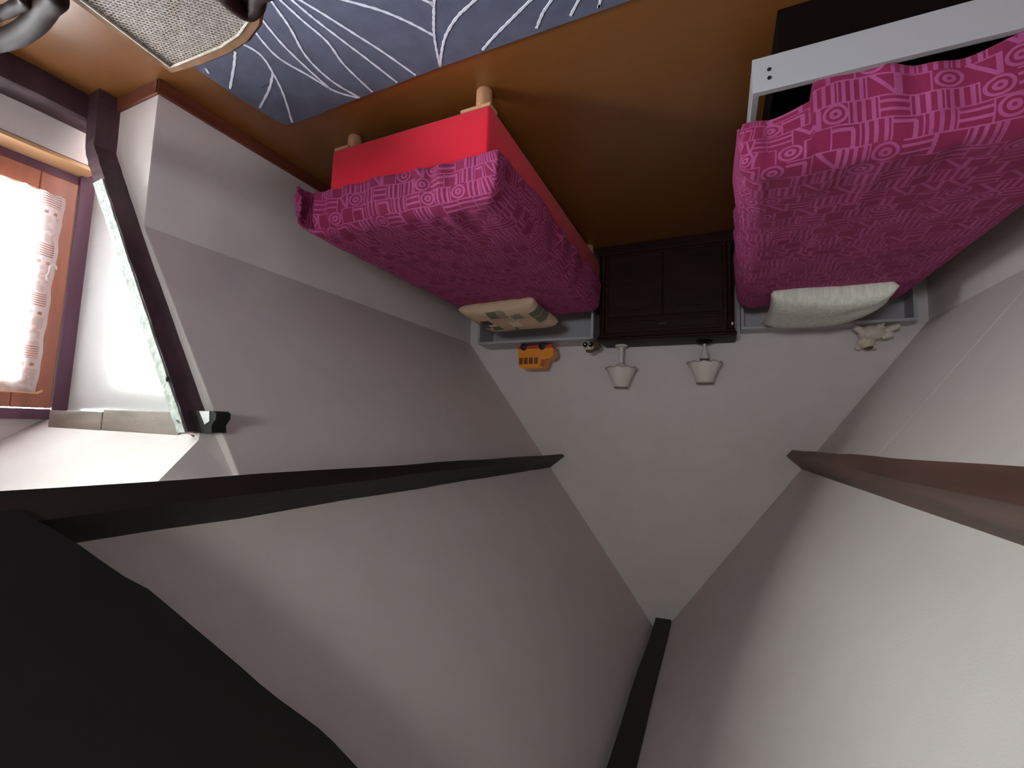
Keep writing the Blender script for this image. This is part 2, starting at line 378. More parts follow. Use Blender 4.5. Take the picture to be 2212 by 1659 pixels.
struct(MB().poly_prism([(V1.x - .05, yt + .02, zv1), (V1.x - .05, ys0 - .02, zv1), (XD + .02, ys0 - .02, zv1), (XD + .02, yt + .02, zv1)], (0, 0, .05)), 'ceiling_dormer_top', M['plaster'], 'flat white strip of ceiling at the top of the dormer')
struct(MB().poly_prism([(V0.x - .1, DY0, 1.44), (V1.x - .05, ys0, zv1), (XD + .02, ys0, zv1), (XD + .02, DY0, 1.44)], (0, -.04, .05)), 'ceiling_dormer_near', M['plaster'], 'white sloping dormer ceiling on the near side')

# baseboards
struct(MB().box((XR - .016, Yc - .016, 0), (XR, G, .064), .004), 'baseboard_right', M['redwood'], 'dark red-brown baseboard along the right knee wall')
struct(MB().box((XR - .016, Yc - .016, 0), (2.53, Yc, .064), .004), 'baseboard_return', M['redwood'], 'short red-brown baseboard across the end of the knee wall')
struct(MB().box((XL, YB, 0), (XL + .016, G, .064), .004), 'baseboard_left', M['redwood'], 'red-brown baseboard along the left knee wall')

# ------------------------------------------------------------------ roof timbers
def purlin(name, sec_a, sec_b, ya, yb, y0, y1, out, label, m_, m2=None):
    rings = []
    n = 24; rnd = random.Random(3)
    for i in range(n + 1):
        y = y0 + (y1 - y0) * i / n; k = (y - ya) / (yb - ya); k = max(k, -1.0)
        ring = []
        for j in range(3):
            p = Vector(sec_a[j]).lerp(Vector(sec_b[j]), k) if 0 <= k <= 1 else Vector(sec_a[j]) + (Vector(sec_b[j]) - Vector(sec_a[j])) * k
            wob = .002 * math.sin(y * 7 + j * 2) + .0012 * rnd.uniform(-1, 1)
            ring.append((p[0] + wob, y, p[1] - wob))
        P1, P2, P3 = ring
        o = Vector(out)
        ring.append(tuple(Vector(P3) + o * .05)); ring.append(tuple(Vector(P1) + o * .26))
        rings.append(ring)
    o = MB().loft(rings).build(name, m_, smooth=False)
    return tag(o, label, 'beam')
purlin('roof_purlin', [(1.302, 1.617), (1.258, 1.674), (1.369, 1.757)], [(1.236, 1.680), (1.212, 1.694), (1.385, 1.836)], .6, G, -1.85, G + .0, (.797, 0, .604),
       'near-black roof purlin running to the end wall above the red bed', M['beam'])
purlin('roof_purlin', [(-.465, 1.495), (-.423, 1.551), (-.532, 1.634)], [(-.487, 1.556), (-.447, 1.600), (-.556, 1.700)], 1.232, G, -1.85, G + .0, (-.797, 0, .604),
       'brown roof purlin with a pale lit top above the white bed', M['beamL'])
rb = MB(); n = 20; rings = []
for i in range(n + 1):
    y = -1.85 + (G + 1.85) * i / n; wv = .004 * math.sin(y * 5)
    rings.append([(.335 + wv, y, 2.885), (.448 + wv, y, 2.89), (.46 + wv, y, 3.0), (.325 + wv, y, 3.0)])
tag(rb.loft(rings).build('ridge_beam', M['beam']), 'dark ridge beam along the peak of the ceiling', 'beam')
# broad brace close to the camera, its far edge wavy like a hewn log
Pb = Vector((XR, 0, ZR)) - nR * .15
edge = [(40, 1100), (75, 1121), (120, 1146), (170, 1176), (220, 1212), (270, 1246), (320, 1272), (360, 1305), (420, 1356), (470, 1398), (520, 1440), (560, 1476), (600, 1508), (640, 1537), (690, 1574), (720, 1602), (750, 1634), (776, 1662), (830, 1722), (880, 1790)]
pts = [onp(x, y, Pb, nR) for x, y in edge]
bm_ = MB(); rings = []
for i, p in enumerate(pts):
    q = p + Vector((0, -.66, 0))
    rings.append([p, p + nR * .012 + Vector((0, .008, 0)), p + nR * .15, q + nR * .15, q, p + Vector((0, -.33, 0)) - nR * .012])
tag(bm_.loft(rings).build('roof_brace', M['black'], smooth=True, ang=.5), 'broad black hewn roof brace rising steeply nearest the camera', 'beam')

# dormer post: leaning rafter with a kinked foot, its window side rough and coloured as lit
def lerp2(a, b, t): return (a[0] + (b[0] - a[0]) * t, a[1] + (b[1] - a[1]) * t)
rin = [(2.515, 0.0), (2.505, .07), (2.498, .268), (2.420, .385), (2.340, .500), (2.243, .640), (2.072, .880), (1.915, 1.096), (1.699, 1.395), (1.62, 1.505)]
rout = [(2.62, 0.0), (2.61, .10), (2.575, .30), (2.505, .395), (2.425, .51), (2.325, .640), (2.143, .886), (1.975, 1.108), (1.757, 1.398), (1.672, 1.512)]
rings = []; rr = random.Random(5)
fine_in, fine_out = [], []
for i in range(len(rin) - 1):
    k = 5
    for j in range(k):
        fine_in.append(lerp2(rin[i], rin[i + 1], j / k)); fine_out.append(lerp2(rout[i], rout[i + 1], j / k))
fine_in.append(rin[-1]); fine_out.append(rout[-1])
for (xi, zi), (xo, zo) in zip(fine_in, fine_out):
    a, b = rr.uniform(-.002, .002), rr.uniform(-.002, .002)
    rings.append([(xi + a, .935 + b * .5, zi), (xi + a * .6, 1.03, zi), (xo, 1.03, zo), (xo + b, .94 + a, zo)])
rf = MB().loft(rings).build('dormer_post', M['purple'])
tag(rf, 'leaning purple-brown timber post beside the dormer window, rough edge painted as lit by the window', 'beam')
# rough face towards the window, its daylight painted in as a pale colour
rings = []
for (xi, zi), (xo, zo) in list(zip(fine_in, fine_out))[18:]:
    a = rr.uniform(-.0012, .0012)
    pa = Vector((xi + .006, .931 + a, zi + .002)); pb = Vector((xo - .002, .931 - a, zo - .002))
    rings.append([pa, pb, pb + Vector((0, .006, 0)), pa + Vector((0, .006, 0))])
MB().loft(rings).build('lit_edge', mat('lit_rough_wood', (176, 184, 178), .75, (142, 148, 142), 40, stretch=(1, 1, 1), bump=1, bscale=60), rf)['label'] = 'rough edge with window light painted in'
MB().ball((1.755, .929, 1.325), (.008, .004, .012), 1).build('nail_hole', M['hole'], rf)['label'] = 'dark nail hole'
MB().tube([(1.655, .925, 1.475), (1.63, .905, 1.468)], .004, 6).build('bent_nail', M['steel'], rf)['label'] = 'bent pale nail'

# header across the top of the cheek, in two lengths
hd = thing('dormer_header', (2.3, .99, 1.445), 'grey-brown wooden header along the top of the shiny dormer side wall', 'beam')
MB().box((2.262, .975, 1.447), (2.70, 1.05, 1.53), .003).build('timber', M['grey_wood'], hd)
MB().box((1.74, .975, 1.438), (2.256, 1.05, 1.522), .003).build('timber', M['grey_wood'], hd)
# dark block at the head of the post
bk = thing('post_bracket', (1.60, .96, 1.42), 'small black block at the head of the leaning dormer post', 'bracket')
q = lambda x, y: on(x, y, 1, .965)
mb = MB(); mb.poly_prism([q(395, 886), q(462, 888), q(467, 893), q(466, 905), q(457, 918), q(457, 935), q(403, 935)], (0, .05, 0)); mb.build('block', M['hole'], bk)
q = lambda x, y: on(x, y, 1, .963)
mb = MB(); mb.poly_prism([q(430, 888), q(452, 888), q(452, 910), q(442, 917), q(437, 905)], (0, .006, 0)); mb.build('painted_reflection', M['white'], bk)['label'] = 'bright reflection painted on the block'  # white facet stands in for a glossy reflection on the block

# sill beam on the floor below the window
sb = MB(); rings = []
for i in range(13):
    y = DY0 + .02 + (1.0 - DY0 - .02) * i / 12; wv = .005 * math.sin(i * 1.7)
    rings.append([(2.615 + wv, y, 0), (2.60 + wv, y, .075), (2.605 + wv, y, .118), (2.62, y, .13 + wv * .5), (2.80, y, .135), (2.80, y, 0)])
tag(sb.loft(rings).build('sole_beam', M['purple'], smooth=True, ang=.6), 'dark purple-brown timber lying on the floor under the dormer window', 'beam')
struct(MB().box((2.72, DY0, 0), (XD, DY1, .28)), 'wall_dormer_apron', M['plaster'], 'white plaster apron below the window stool')

# ------------------------------------------------------------------ window
win = thing('window_1', (WX, (WY0 + WY1) / 2, WZ0), 'orange-brown wooden casement window in the dormer', 'window'); win['kind'] = 'structure'
fr = MB()
fr.box((WX - .034, 1.024, .20), (WX + .05, 1.11, WZ1 + .07), .004).box((WX - .035, WY0 - .04, WZ1 + .002), (WX + .05, 1.02, WZ1 + .05), .004).box((WX - .01, WY0 - .04, .28), (WX + .05, WY0, WZ1), .004).box((WX - .01, WY0, WZ0 - .02), (WX + .05, 1.028, WZ0 + .028), .004)
fr.build('window_frame', mat('plum_frame', (104, 66, 88), .5, (88, 54, 74), 12, stretch=(1, 1, .15), bump=.15), win)
st = MB(); st.box((WX - .135, WY0 - .05, .284), (WX + .0, 1.045, .303), .003)
st.build('stool', M['palewood'], win)['label'] = 'pale wooden stool'
ym2 = .392
def casement(y0, y1, hand):
    ls, rs = (.105, .135) if hand > 0 else (.08, .08)
    z0, z1 = WZ0 + .03, WZ1 - .002
    c = MB(); x0, x1 = WX - .03, WX + .015
    c.box((x0, y0, z0), (x1, y0 + ls, z1), .006).box((x0, y1 - rs, z0), (x1, y1, z1), .006)
    c.box((x0, y0 + ls, z0), (x1, y1 - rs, z0 + .09), .006).box((x0, y0 + ls, z1 - .125), (x1, y1 - rs, z1), .006)
    o = c.build('casement', M['orange'], win)
    MB().box((x0 + .012, y0 + ls - .005, .862), (x1 - .008, y1 - rs + .005, .882), .003).build('glazing_bar', M['orange'], o)
    zz = ((z0 + .085, .862), (.882, z1 - .12))
    for a, b in zz: MB().box((WX - .008, y0 + ls - .005, a), (WX - .004, y1 - rs + .005, b)).build('pane', M['glass'], o)
    b = MB().box((x0 - .003, y0 + ls - .005, z0 + .088), (x0 + .006, y1 - rs + .005, z0 + .096)); b.build('glazing_bead', M['palewood'], o)
    return o
casement(ym2, 1.022, 1); casement(WY0 + .002, ym2 - .002, -1)
h = MB(); hp = [on(112, 610, 0, 2.80), on(101, 604, 0, 2.785), on(100, 596, 0, 2.775), on(106, 588, 0, 2.775), on(108, 576, 0, 2.78), on(114, 571, 0, 2.785), on(121, 575, 0, 2.79), on(122, 582, 0, 2.80)]
h.tube(hp, .0035, 6).build('handle', M['lamp'], win)['label'] = 'curved pale handle'

cur = thing('lace_curtain', (2.80, .7, .45), 'white lace half curtain with slotted bands hanging over the window panes', 'curtain')
cw = MB()
cy0, cy1 = .395, .955
def cfn(u, v):
    z = .450 + v * .925; ys = (cy0 + (cy1 - cy0 + .018 * (1 - v)) * u) + .002 * math.sin(v * 24)
    if u > .97: ys += .0015 * math.sin(v * 50)
    return (2.798 + .007 * math.sin(u * 40 + v * 2), ys, z - (.006 * math.sin(u * 60) if v < .02 else 0))
cw.grid(cfn, 60, 40, lambda u, v: ((1 - u) * (cy1 - cy0), v * .925))
cw.build('lace', M['lace'], cur, smooth=True, recalc=False)
rd = MB(); rd.tube([(2.79, cy0 - .01, 1.372), (2.79, .962, 1.372)], .004, 6); rd.tube([(2.79, .955, 1.372), (2.785, .965, 1.366), (2.785, .972, 1.36)], .005, 6)
rd.build('rod', M['palewood'], cur)
rwn = thing('added_window', ((RWX0 + RWX1) / 2, YB, RWZ0), 'wooden window added behind the camera for soft fill light', 'window'); rwn['kind'] = 'structure'  # unseen window, added to brighten the room from behind
fb = MB(); y0_, y1_ = YB - .06, YB - .01
fb.box((RWX0, y0_, RWZ0), (RWX0 + .06, y1_, RWZ1)).box((RWX1 - .06, y0_, RWZ0), (RWX1, y1_, RWZ1)).box((RWX0 + .06, y0_, RWZ0), (RWX1 - .06, y1_, RWZ0 + .06)).box((RWX0 + .06, y0_, RWZ1 - .06), (RWX1 - .06, y1_, RWZ1)).box(((RWX0 + RWX1) / 2 - .04, y0_, RWZ0 + .06), ((RWX0 + RWX1) / 2 + .04, y1_, RWZ1 - .06))
fb.build('window_frame', M['orange'], rwn)
for xa, xb in ((RWX0 + .06, (RWX0 + RWX1) / 2 - .04), ((RWX0 + RWX1) / 2 + .04, RWX1 - .06)): MB().box((xa, YB - .04, RWZ0 + .06), (xb, YB - .036, RWZ1 - .06)).build('pane', M['glass'], rwn)

# ------------------------------------------------------------------ rug
rug = thing('rug', (1, .8, 0), 'blue-grey rug with white branching lines on the brown floor', 'rug')
RX0, RX1, RY0, RY1, RZ = -.9, 1.945, -.9, 1.418, .009
outl = [(RX0, RY1), (RX0, RY0), (RX1 + .02, RY0), (RX1 + .03, .8), (RX1 + .02, 1.2), (RX1 - .005, 1.40), (RX1 - .03, 1.43), (RX1 - .09, 1.434), (1.5, 1.422), (1.0, 1.41)]
MB().poly_prism([(x, y, .001) for x, y in outl], (0, 0, RZ - .001)).build('pile', M['rug'], rug)
strokes = [
 [(746,0),(825,23),(888,50),(938,77)], [(938,0),(937,45),(938,77),(944,113),(951,144)], [(918,0),(928,5),(938,14)],
 [(1026,0),(988,36),(963,77),(954,113),(951,144)], [(1146,0),(1105,41),(1069,77),(1042,108)], [(1191,0),(1173,27),(1159,61)],
 [(1250,0),(1232,34)], [(1297,-2),(1295,9)], [(649,0),(694,27),(762,70),(829,113),(898,162)], [(631,0),(680,41),(744,90),(798,131),(858,178)],
 [(606,0),(653,43),(707,90),(744,140),(804,198)], [(585,0),(626,59),(662,122),(716,174),(777,211)], [(563,38),(612,97),(671,154),(716,194)],
 [(549,66),(599,122),(667,163),(725,197),(773,211)], [(522,93),(563,118),(590,158),(612,203),(631,264)], [(590,158),(581,194),(561,233)],
 [(508,111),(506,140),(497,191)], [(444,147),(451,158)]]
def smoothline(P, n=8):
    out = []
    for i in range(len(P) - 1):
        p0 = P[max(i - 1, 0)]; p1 = P[i]; p2 = P[i + 1]; p3 = P[min(i + 2, len(P) - 1)]
        for k in range(n):
            t = k / n
            out.append(.5 * ((2 * p1) + (p2 - p0) * t + (2 * p0 - 5 * p1 + 4 * p2 - p3) * t * t + (3 * p1 - p0 - 3 * p2 + p3) * t ** 3))
    out.append(P[-1]); return out
for s_ in strokes:
    P = [on(x, y, 2, RZ) for x, y in s_]
    if s_[0][1] <= 0: P.insert(0, P[0] + (P[0] - P[1]).normalized() * .35)
    P = smoothline(P); mb = MB(); rings = []
    for i, p in enumerate(P):
        t = (P[min(i + 1, len(P) - 1)] - P[max(i - 1, 0)]).normalized(); nn = Vector((-t.y, t.x, 0)) * (.0052 + .0012 * math.sin(i * 1.9))
        rings.append([p + nn + Vector((0, 0, -.001)), p + nn * .8 + Vector((0, 0, .002)), p - nn * .8 + Vector((0, 0, .002)), p - nn + Vector((0, 0, -.001))])
    mb.loft(rings).build('woven_line', M['rugline'], rug)
a, b = on(562, 190, 2, RZ), on(598, 190, 2, RZ)
MB().box((min(a.x, b.x), a.y - .004, RZ - .001), (max(a.x, b.x), a.y + .004, RZ + .0006)).build('stain', M['rugmark'], rug)['label'] = 'small dark mark'

# ------------------------------------------------------------------ beds
def drape(parent, xl, xr, y0, y1, zt, hl, hr, hf, r, flare=(.0, .0, .0), taper=(0, 0), wr=1.0, hemf=None, sag=None, slit=False):
    W = xr - xl - 2 * r; Lg = y1 - y0 - r
    mb = MB(); nu, nv = 130, 150
    def pos(u_, v_):
        u = -hl + (W + hl + hr) * u_; v = -hf + (Lg + hf) * v_
        cu, cv = min(max(u, 0), W), max(v, 0)
        du = u - cu; dv = v - cv
        k = cv / Lg
        bx = xl + r + cu + (taper[0] * k * (1 - cu / W) + taper[1] * k * cu / W); by = y0 + r + cv
        dist = max(abs(du), abs(dv)); hyp = math.hypot(du, dv)
        x, y, z = bx, by, zt
        if hyp > 1e-9:
            ux, uy = du / hyp, dv / hyp
            an = min(dist / r, PI / 2); out = r * math.sin(an); dr = r * (1 - math.cos(an)) + max(0, dist - r * PI / 2)
            fl = flare[0] if du < 0 else (flare[1] if du > 0 else 0)
            if hemf and dv < 0: dr *= hemf(cu / W)
            fold = min(abs(du), abs(dv)) / max(dist, 1e-6)
            out += (.05 if wr > 1 else .035) * fold * min(1, dist / .1)
            s1 = bx * 38 if abs(dv) > abs(du) else by * 17
            out += wr * (.006 if abs(dv) > abs(du) else .009) * math.sin(s1 + 2 * math.sin(s1 * .3)) * min(1, dr / .12)
            x += ux * (out + (fl * dr if du else 0)); y += uy * (out + flare[2] * dr * (1 if dv else 0)); z -= dr
            if du and abs(du) > abs(dv): x += .0
        nz = noise.noise(Vector((x * 5, y * 5, 3)))
        z += wr * (.008 * nz + .004 * noise.noise(Vector((x * 16, y * 9, 8))))
        # long soft pleats running up from the foot
        if dv == 0 and du == 0: z += wr * .005 * math.sin(bx * 38 + 2 * math.sin(bx * 11.4)) * max(0, 1 - cv / .45)
        if sag: z += sag(bx, by)
        # quilting seams
        return (x, y, z)
    mb.grid(pos, nu, nv, lambda a_, b_: (-hl + (W + hl + hr) * a_, -hf + (Lg + hf) * b_))
    if slit:                                   # wall-side foot corner hangs open
        kill = []
        lay = mb.bm.loops.layers.uv['UVMap']
        for f in mb.bm.faces:
            u = sum(l[lay].uv[0] for l in f.loops) / 4; v = sum(l[lay].uv[1] for l in f.loops) / 4
            if u > W + .0 and v < -.06 and u < W + .05 + .35 * (-v): kill.append(f)
        bmesh.ops.delete(mb.bm, geom=kill, context='FACES')
    o = mb.build('coverlet', M['cover'], parent, smooth=True, ang=2.5)
    md = o.modifiers.new('thick', 'SOLIDIFY'); md.thickness = .012; md.offset = -1
    return o

def headboard(parent, x0, x1, yf, yb, z1, t=.019):
    MB().box((x0, yf, 0), (x0 + t, yb, z1), .0015).build('side_panel', M['white'], parent)
    MB().box((x1 - t, yf, 0), (x1, yb, z1), .0015).build('side_panel', M['white'], parent)
    MB().box((x0, yf, z1), (x1, yb, z1 + t), .0015).build('top_shelf', M['white'], parent)
    MB().box((x0 + t, yb - .016, .1), (x1 - t, yb - .004, z1)).build('back_panel', M['white'], parent)

# red divan with a raspberry coverlet
rbed = thing('red_bed', (1.3, 2.5, 0), 'single bed with bright red fabric base on round wooden legs by the right knee wall', 'bed')
BX0, BX1, BY0, BY1 = .852, 1.738, 1.55, 3.50
o = MB().box((BX0, BY0, .112), (BX1, BY1, .335), .016, 3).build('base', M['red'], rbed, smooth=True)
o['label'] = 'bright red fabric box base'
MB().box((BX0 + .01, BY0 + .02, .335), (BX1 - .01, BY1 + .02, .505), .04, 4).build('mattress', M['red'], rbed, smooth=True)
for x, y in ((.912, 1.605), (1.682, 1.64), (.92, 3.4), (1.68, 3.4)):
    l = MB().lathe([(.031, 0), (.035, .006), (.035, .095), (.03, .10)], (x, y, 0), 20).build('leg', M['legwood'], rbed, smooth=True)
for x, y, sx_ in ((.90, 1.575, 1), (1.685, 1.575, -1)):
    MB().box((x - .045, y - .02, .099), (x + .10 if sx_ > 0 else x + .045, y + .05, .113), .002).build('leg_plate', M['legwood'], rbed)
drape(rbed, .800, 1.86, 1.515, 3.37, .545, .25, .31, .25, .075, flare=(.10, .30, .02), taper=(.02, .02), wr=1.2, hemf=lambda k: 1 - .12 * (1 - k), slit=True)
headboard(rbed, .902, 1.955, 3.50, G - .005, .712)

# white bed
wbed = thing('white_bed', (-.6, 2.6, 0), 'single bed with white laminate frame and raspberry coverlet by the left knee wall', 'bed')
FX0, FX1, FY = -1.165, -.117, 1.6
rl = MB().box((FX0, FY, .197), (FX1, FY + .022, .318), .0015).build('foot_rail', M['white'], wbed)
for z in (.277, .247):
    c = MB(); c.lathe([(.0062, 0), (.0062, .002)], (0, 0, 0), 14)
    for v in c.bm.verts: v.co = Vector((-.166 + v.co.x, FY - .0022 + v.co.z, z + v.co.y))
    c.build('screw_hole', M['hole'], rl)['label'] = 'dark screw hole'
MB().box((FX1 - .02, FY + .022, .2), (FX1, 3.66, .318), .0015).build('side_rail', M['white'], wbed)
MB().box((FX0, FY + .022, .2), (FX0 + .02, 3.66, .318), .0015).build('side_rail', M['white'], wbed)
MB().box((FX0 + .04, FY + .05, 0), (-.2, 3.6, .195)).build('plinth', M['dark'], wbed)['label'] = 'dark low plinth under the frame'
MB().box((FX0 + .11, FY + .035, .39), (FX1 - .05, 3.60, .53), .04, 4).build('mattress', M['red'], wbed, smooth=True)
drape(wbed, -1.07, -.085, FY + .012, 3.44, .585, .24, .25, .30, .075, flare=(.0, .10, -.02), taper=(.0, -.055), wr=.9, hemf=lambda k: 1 + (.10 * math.sin(k * 11) - (.22 if k > .85 else 0)))
headboard(wbed, -1.168, -.163, 3.625, G - .005, .675)

# pillows
def pillow(name, c, w_, h_, t_, rot, m_, label, pinch=0, uvs=1.0):
    root = thing(name, c, label, 'pillow')
    mtx = Matrix.Translation(Vector(c)) @ rot
    mb = MB(); n_ = 36
    def f(sgn):
        def g(u, v):
            a, b = 2 * u - 1, 2 * v - 1
            tp = max(0, -a - .05) ** 2 * pinch
            e_ = max(0, (1 - a ** 4) * (1 - b ** 4)) ** .42
            ww = 1 - .09 * (1 - b * b) * abs(a) ** 3 * 0 - .06 * (1 - b ** 2) * abs(a); hh = 1 - .07 * (1 - a ** 2) * abs(b)
            b2 = -1 + (b + 1) * (1 - tp)
            p = Vector((a * w_ / 2 * ww * 1, b2 * h_ / 2 * hh, sgn * t_ / 2 * e_ * (1 + .12 * noise.noise(Vector((a * 2, b * 2, sgn + w_ * 9))))))
            return mtx @ p
        return g
    uvf = lambda u, v: (u * w_ * uvs, v * h_ * uvs)
    mb.grid(f(1), n_, n_, uvf); mb.grid(f(-1), n_, n_, uvf)
    bmesh.ops.remove_doubles(mb.bm, verts=mb.bm.verts, dist=.0004)
    mb.build('cushion', m_, root, smooth=True, ang=2.5)
    return root
RX = lambda a: Matrix.Rotation(a, 4, 'X'); RZm = lambda a: Matrix.Rotation(a, 4, 'Z'); RYm = lambda a: Matrix.Rotation(a, 4, 'Y')
pillow('pillow', (-.60, 3.27, .650), .62, .46, .17, RZm(-.03) @ RYm(.02) @ RX(.18), M['pillow_cream'], 'cream quilted pillow lying against the white headboard', .85)
pillow('pillow', (1.46, 3.10, .600), .66, .48, .14, RZm(.10) @ RX(.13), M['pillow_patch'], 'beige pillow printed with grey squares on the red bed')

# ------------------------------------------------------------------ night cabinet
nc = thing('night_cabinet', (.36, 3.6, 0), 'dark mahogany cabinet with panelled doors standing between the two beds', 'cabinet')
NX0, NX1, NY0, NY1, NZ = -.115, .845, 3.47, G - .01, .735
MB().box((NX0, NY0, .06), (NX1, NY1, NZ), .004).build('body', M['night'], nc)
MB().box((NX0 - .012, NY0 - .012, 0), (NX1 + .012, NY1, .075), .006).build('plinth', M['night'], nc)
MB().box((NX0 - .015, NY0 - .02, NZ), (NX1 + .015, NY1, NZ + .026), .010, 3).build('top', M['night'], nc, smooth=True)
MB().box((NX0 - .006, NY0 - .010, NZ - .018), (NX1 + .006, NY1, NZ), .005).build('cornice', M['night'], nc)
for x in (NX0 + .028, NX1 - .028):
    MB().lathe([(.026, .08), (.028, .1), (.022, .12), (.022, .68), (.028, .70), (.026, .715)], (x, NY0 + .006, 0), 16).build('corner_column', M['night'], nc, smooth=True)
d0, d1 = NX0 + .07, NX1 - .07
dr = MB().box((d0, NY0 - .014, .60), (d1, NY0 + .01, .705), .005).build('drawer', M['night'], nc)
MB().box((d0 + .03, NY0 - .019, .622), (d1 - .03, NY0 - .012, .684), .004).build('drawer_panel', M['night'], dr)
MB().box(((d0 + d1) / 2 - .03, NY0 - .024, .648), ((d0 + d1) / 2 + .03, NY0 - .018, .662), .002).build('escutcheon', M['beam'], dr)
mid = (d0 + d1) / 2
for xa, xb in ((d0, mid - .004), (mid + .004, d1)):
    dd = MB().box((xa, NY0 - .014, .10), (xb, NY0 + .01, .585), .005).build('door', M['night'], nc)
    ax, bx_ = xa + .055, xb - .055; pts_ = [(ax, .15), (bx_, .15), (bx_, .49)]
    for k in range(1, 10):
        a = PI * k / 10; pts_.append(((ax + bx_) / 2 + (bx_ - ax) / 2 * math.cos(a), .49 + .045 * math.sin(a)))
    pts_.append((ax, .49))
    MB().poly_prism([(x, NY0 - .013, z) for x, z in pts_], (0, -.009, 0)).build('raised_panel', M['night'], dd)
kx = on(1582, 699, 1, NY0 - .02)
MB().ball((kx.x, NY0 - .024, kx.z), (.007, .008, .012), 2).build('knob_highlight', M['eyew'], nc, smooth=True)['label'] = 'small knob with its highlight painted white'  # white colour stands in for the highlight on the knob

# ------------------------------------------------------------------ lamps
def lamp(loc, label, bell):
    t = thing('table_lamp', loc, label, 'lamp', 'white lamps on the dark cabinet')
    x, y, z = loc
    if not bell:
        MB().lathe([(.048, 0), (.05, .006), (.046, .013), (.022, .02), (.018, .026)], loc, 24).build('base', M['lamp'], t, smooth=True)
        MB().lathe([(.017, .024), (.022, .03), (.017, .04), (.019, .05), (.016, .13), (.014, .15)], loc, 18).build('stem', M['lamp'], t, smooth=True)
        MB().lathe([(.014, .147), (.036, .160), (.046, .175), (.046, .190), (.02, .205)], loc, 20).build('socket_cup', M['lamp'], t, smooth=True)
    else:
        MB().lathe([(.056, 0), (.058, .006), (.05, .014), (.016, .02)], loc, 24).build('base', M['night'], t, smooth=True)['label'] = 'dark base'
        MB().lathe([(.011, .018), (.012, .05), (.020, .072), (.028, .10), (.033, .128), (.033, .134), (.01, .138)], loc, 18).build('stem', M['lamp'], t, smooth=True)
        MB().lathe([(.034, .134), (.035, .142), (.012, .145), (.012, .16)], loc, 18).build('collar', M['shade_in'], t, smooth=True)
    R0 = .122; z0 = .165 if bell else .190; z1 = .322 if bell else .350; rt = .054 if not bell else .058
    prof = [(R0, z0), (R0 * .86, z0 + .035), (R0 * .68, z0 + .085), (rt * 1.12, z1 - .02), (rt, z1)]
    sh = MB().lathe(prof, loc, 60, cap=False, wav=[.005, .002, 0, 0, 0]).build('shade', M['shade'], t, smooth=True)
    md = sh.modifiers.new('thick', 'SOLIDIFY'); md.thickness = .003
    ring = [(x + math.cos(a) * (R0 + .0025 * math.cos(10 * a)), y + math.sin(a) * (R0 + .0025 * math.cos(10 * a)), z + z0 + .005 * math.cos(10 * a)) for a in [2 * PI * k / 80 for k in range(81)]]
    MB().tube(ring, .0022, 6).build('scalloped_rim', M['shade_in'], sh)
    ring = [(x + math.cos(a) * rt, y + math.sin(a) * rt, z + z1) for a in [2 * PI * k / 40 for k in range(41)]]
    MB().tube(ring, .0028, 6).build('top_ring', M['shade_in'], sh)
    MB().ball((x, y, z + .20), (.024, .024, .035), 2).build('bulb', M['lamp'], t, smooth=True)
ZT = NZ + .027
lamp((.71, 3.672, ZT), 'white table lamp with scalloped shade and round foot, beside the red bed', False)
lamp((.085, 3.672, ZT), 'white table lamp with scalloped shade and flared stem, nearer the white bed', True)

# ------------------------------------------------------------------ toys on the headboards
ZH = .712 + .020
bus = thing('toy_bus', (1.42, 3.60, ZH), 'orange toy bus with black wheels on the headboard of the red bed', 'toy')
bx, by = 0, 3.60
BYa, BYb = 3.545, 3.66
side = [(1.575, .045), (1.265, .045), (1.252, .06), (1.252, .115), (1.275, .138), (1.315, .142), (1.345, .222), (1.52, .222), (1.555, .205), (1.57, .18)]
mb = MB(); mb.poly_prism([(x, BYa, ZH + z) for x, z in side], (0, BYb - BYa, 0)); mb.build('body', M['bus'], bus)
MB().box((1.265, BYa - .002, ZH + .024), (1.577, BYb + .002, ZH + .052), .003).build('chassis', M['busred'], bus)
for xw, ww_ in ((1.543, .033), (1.498, .035), (1.451, .035), (1.403, .033)):
    wf = MB().box((xw - ww_ / 2 - .004, BYa - .003, ZH + .123), (xw + ww_ / 2 + .004, BYa + .002, ZH + .189), .002).build('window_surround', M['bus'], bus)
    MB().box((xw - ww_ / 2, BYa - .0045, ZH + .128), (xw + ww_ / 2, BYa, ZH + .184)).build('window_opening', M['buswin'], wf)
q0 = [(1.315, .148), (1.339, .206), (1.365, .206), (1.358, .148)]
MB().poly_prism([(x, BYa - .002, ZH + z) for x, z in q0], (0, .004, 0)).build('cab_window', mat('cab_window', (176, 96, 52), .3), bus)
for xw in (1.521, 1.352):
    for yw in (BYa - .006, BYb - .014):
        c = MB(); c.lathe([(.026, 0), (.032, .004), (.032, .016), (.026, .02)], (0, 0, 0), 24)
        for v in c.bm.verts: v.co = Vector((xw + v.co.x, yw + v.co.z, ZH + .033 + v.co.y))
        wl_ = c.build('wheel', M['tyre'], bus, smooth=True)
ZH0 = ZH
cr_ = thing('plush_toy', (.945, 3.56, ZH), 'tiny olive plush toy with big black eyes at the corner of the headboard', 'toy')
ex_, ey_ = .940, 3.56
MB().ball((ex_ - .028, ey_ + .05, ZH + .040), (.048, .05, .040), 3).build('body', M['plush'], cr_, smooth=True)
MB().ball((ex_ + .008, ey_, ZH + .050), (.042, .032, .042), 3).build('head', M['face'], cr_, smooth=True)
MB().ball((ex_ + .005, ey_ + .004, ZH + .088), (.034, .03, .014), 2).build('tuft', M['plush'], cr_, smooth=True)
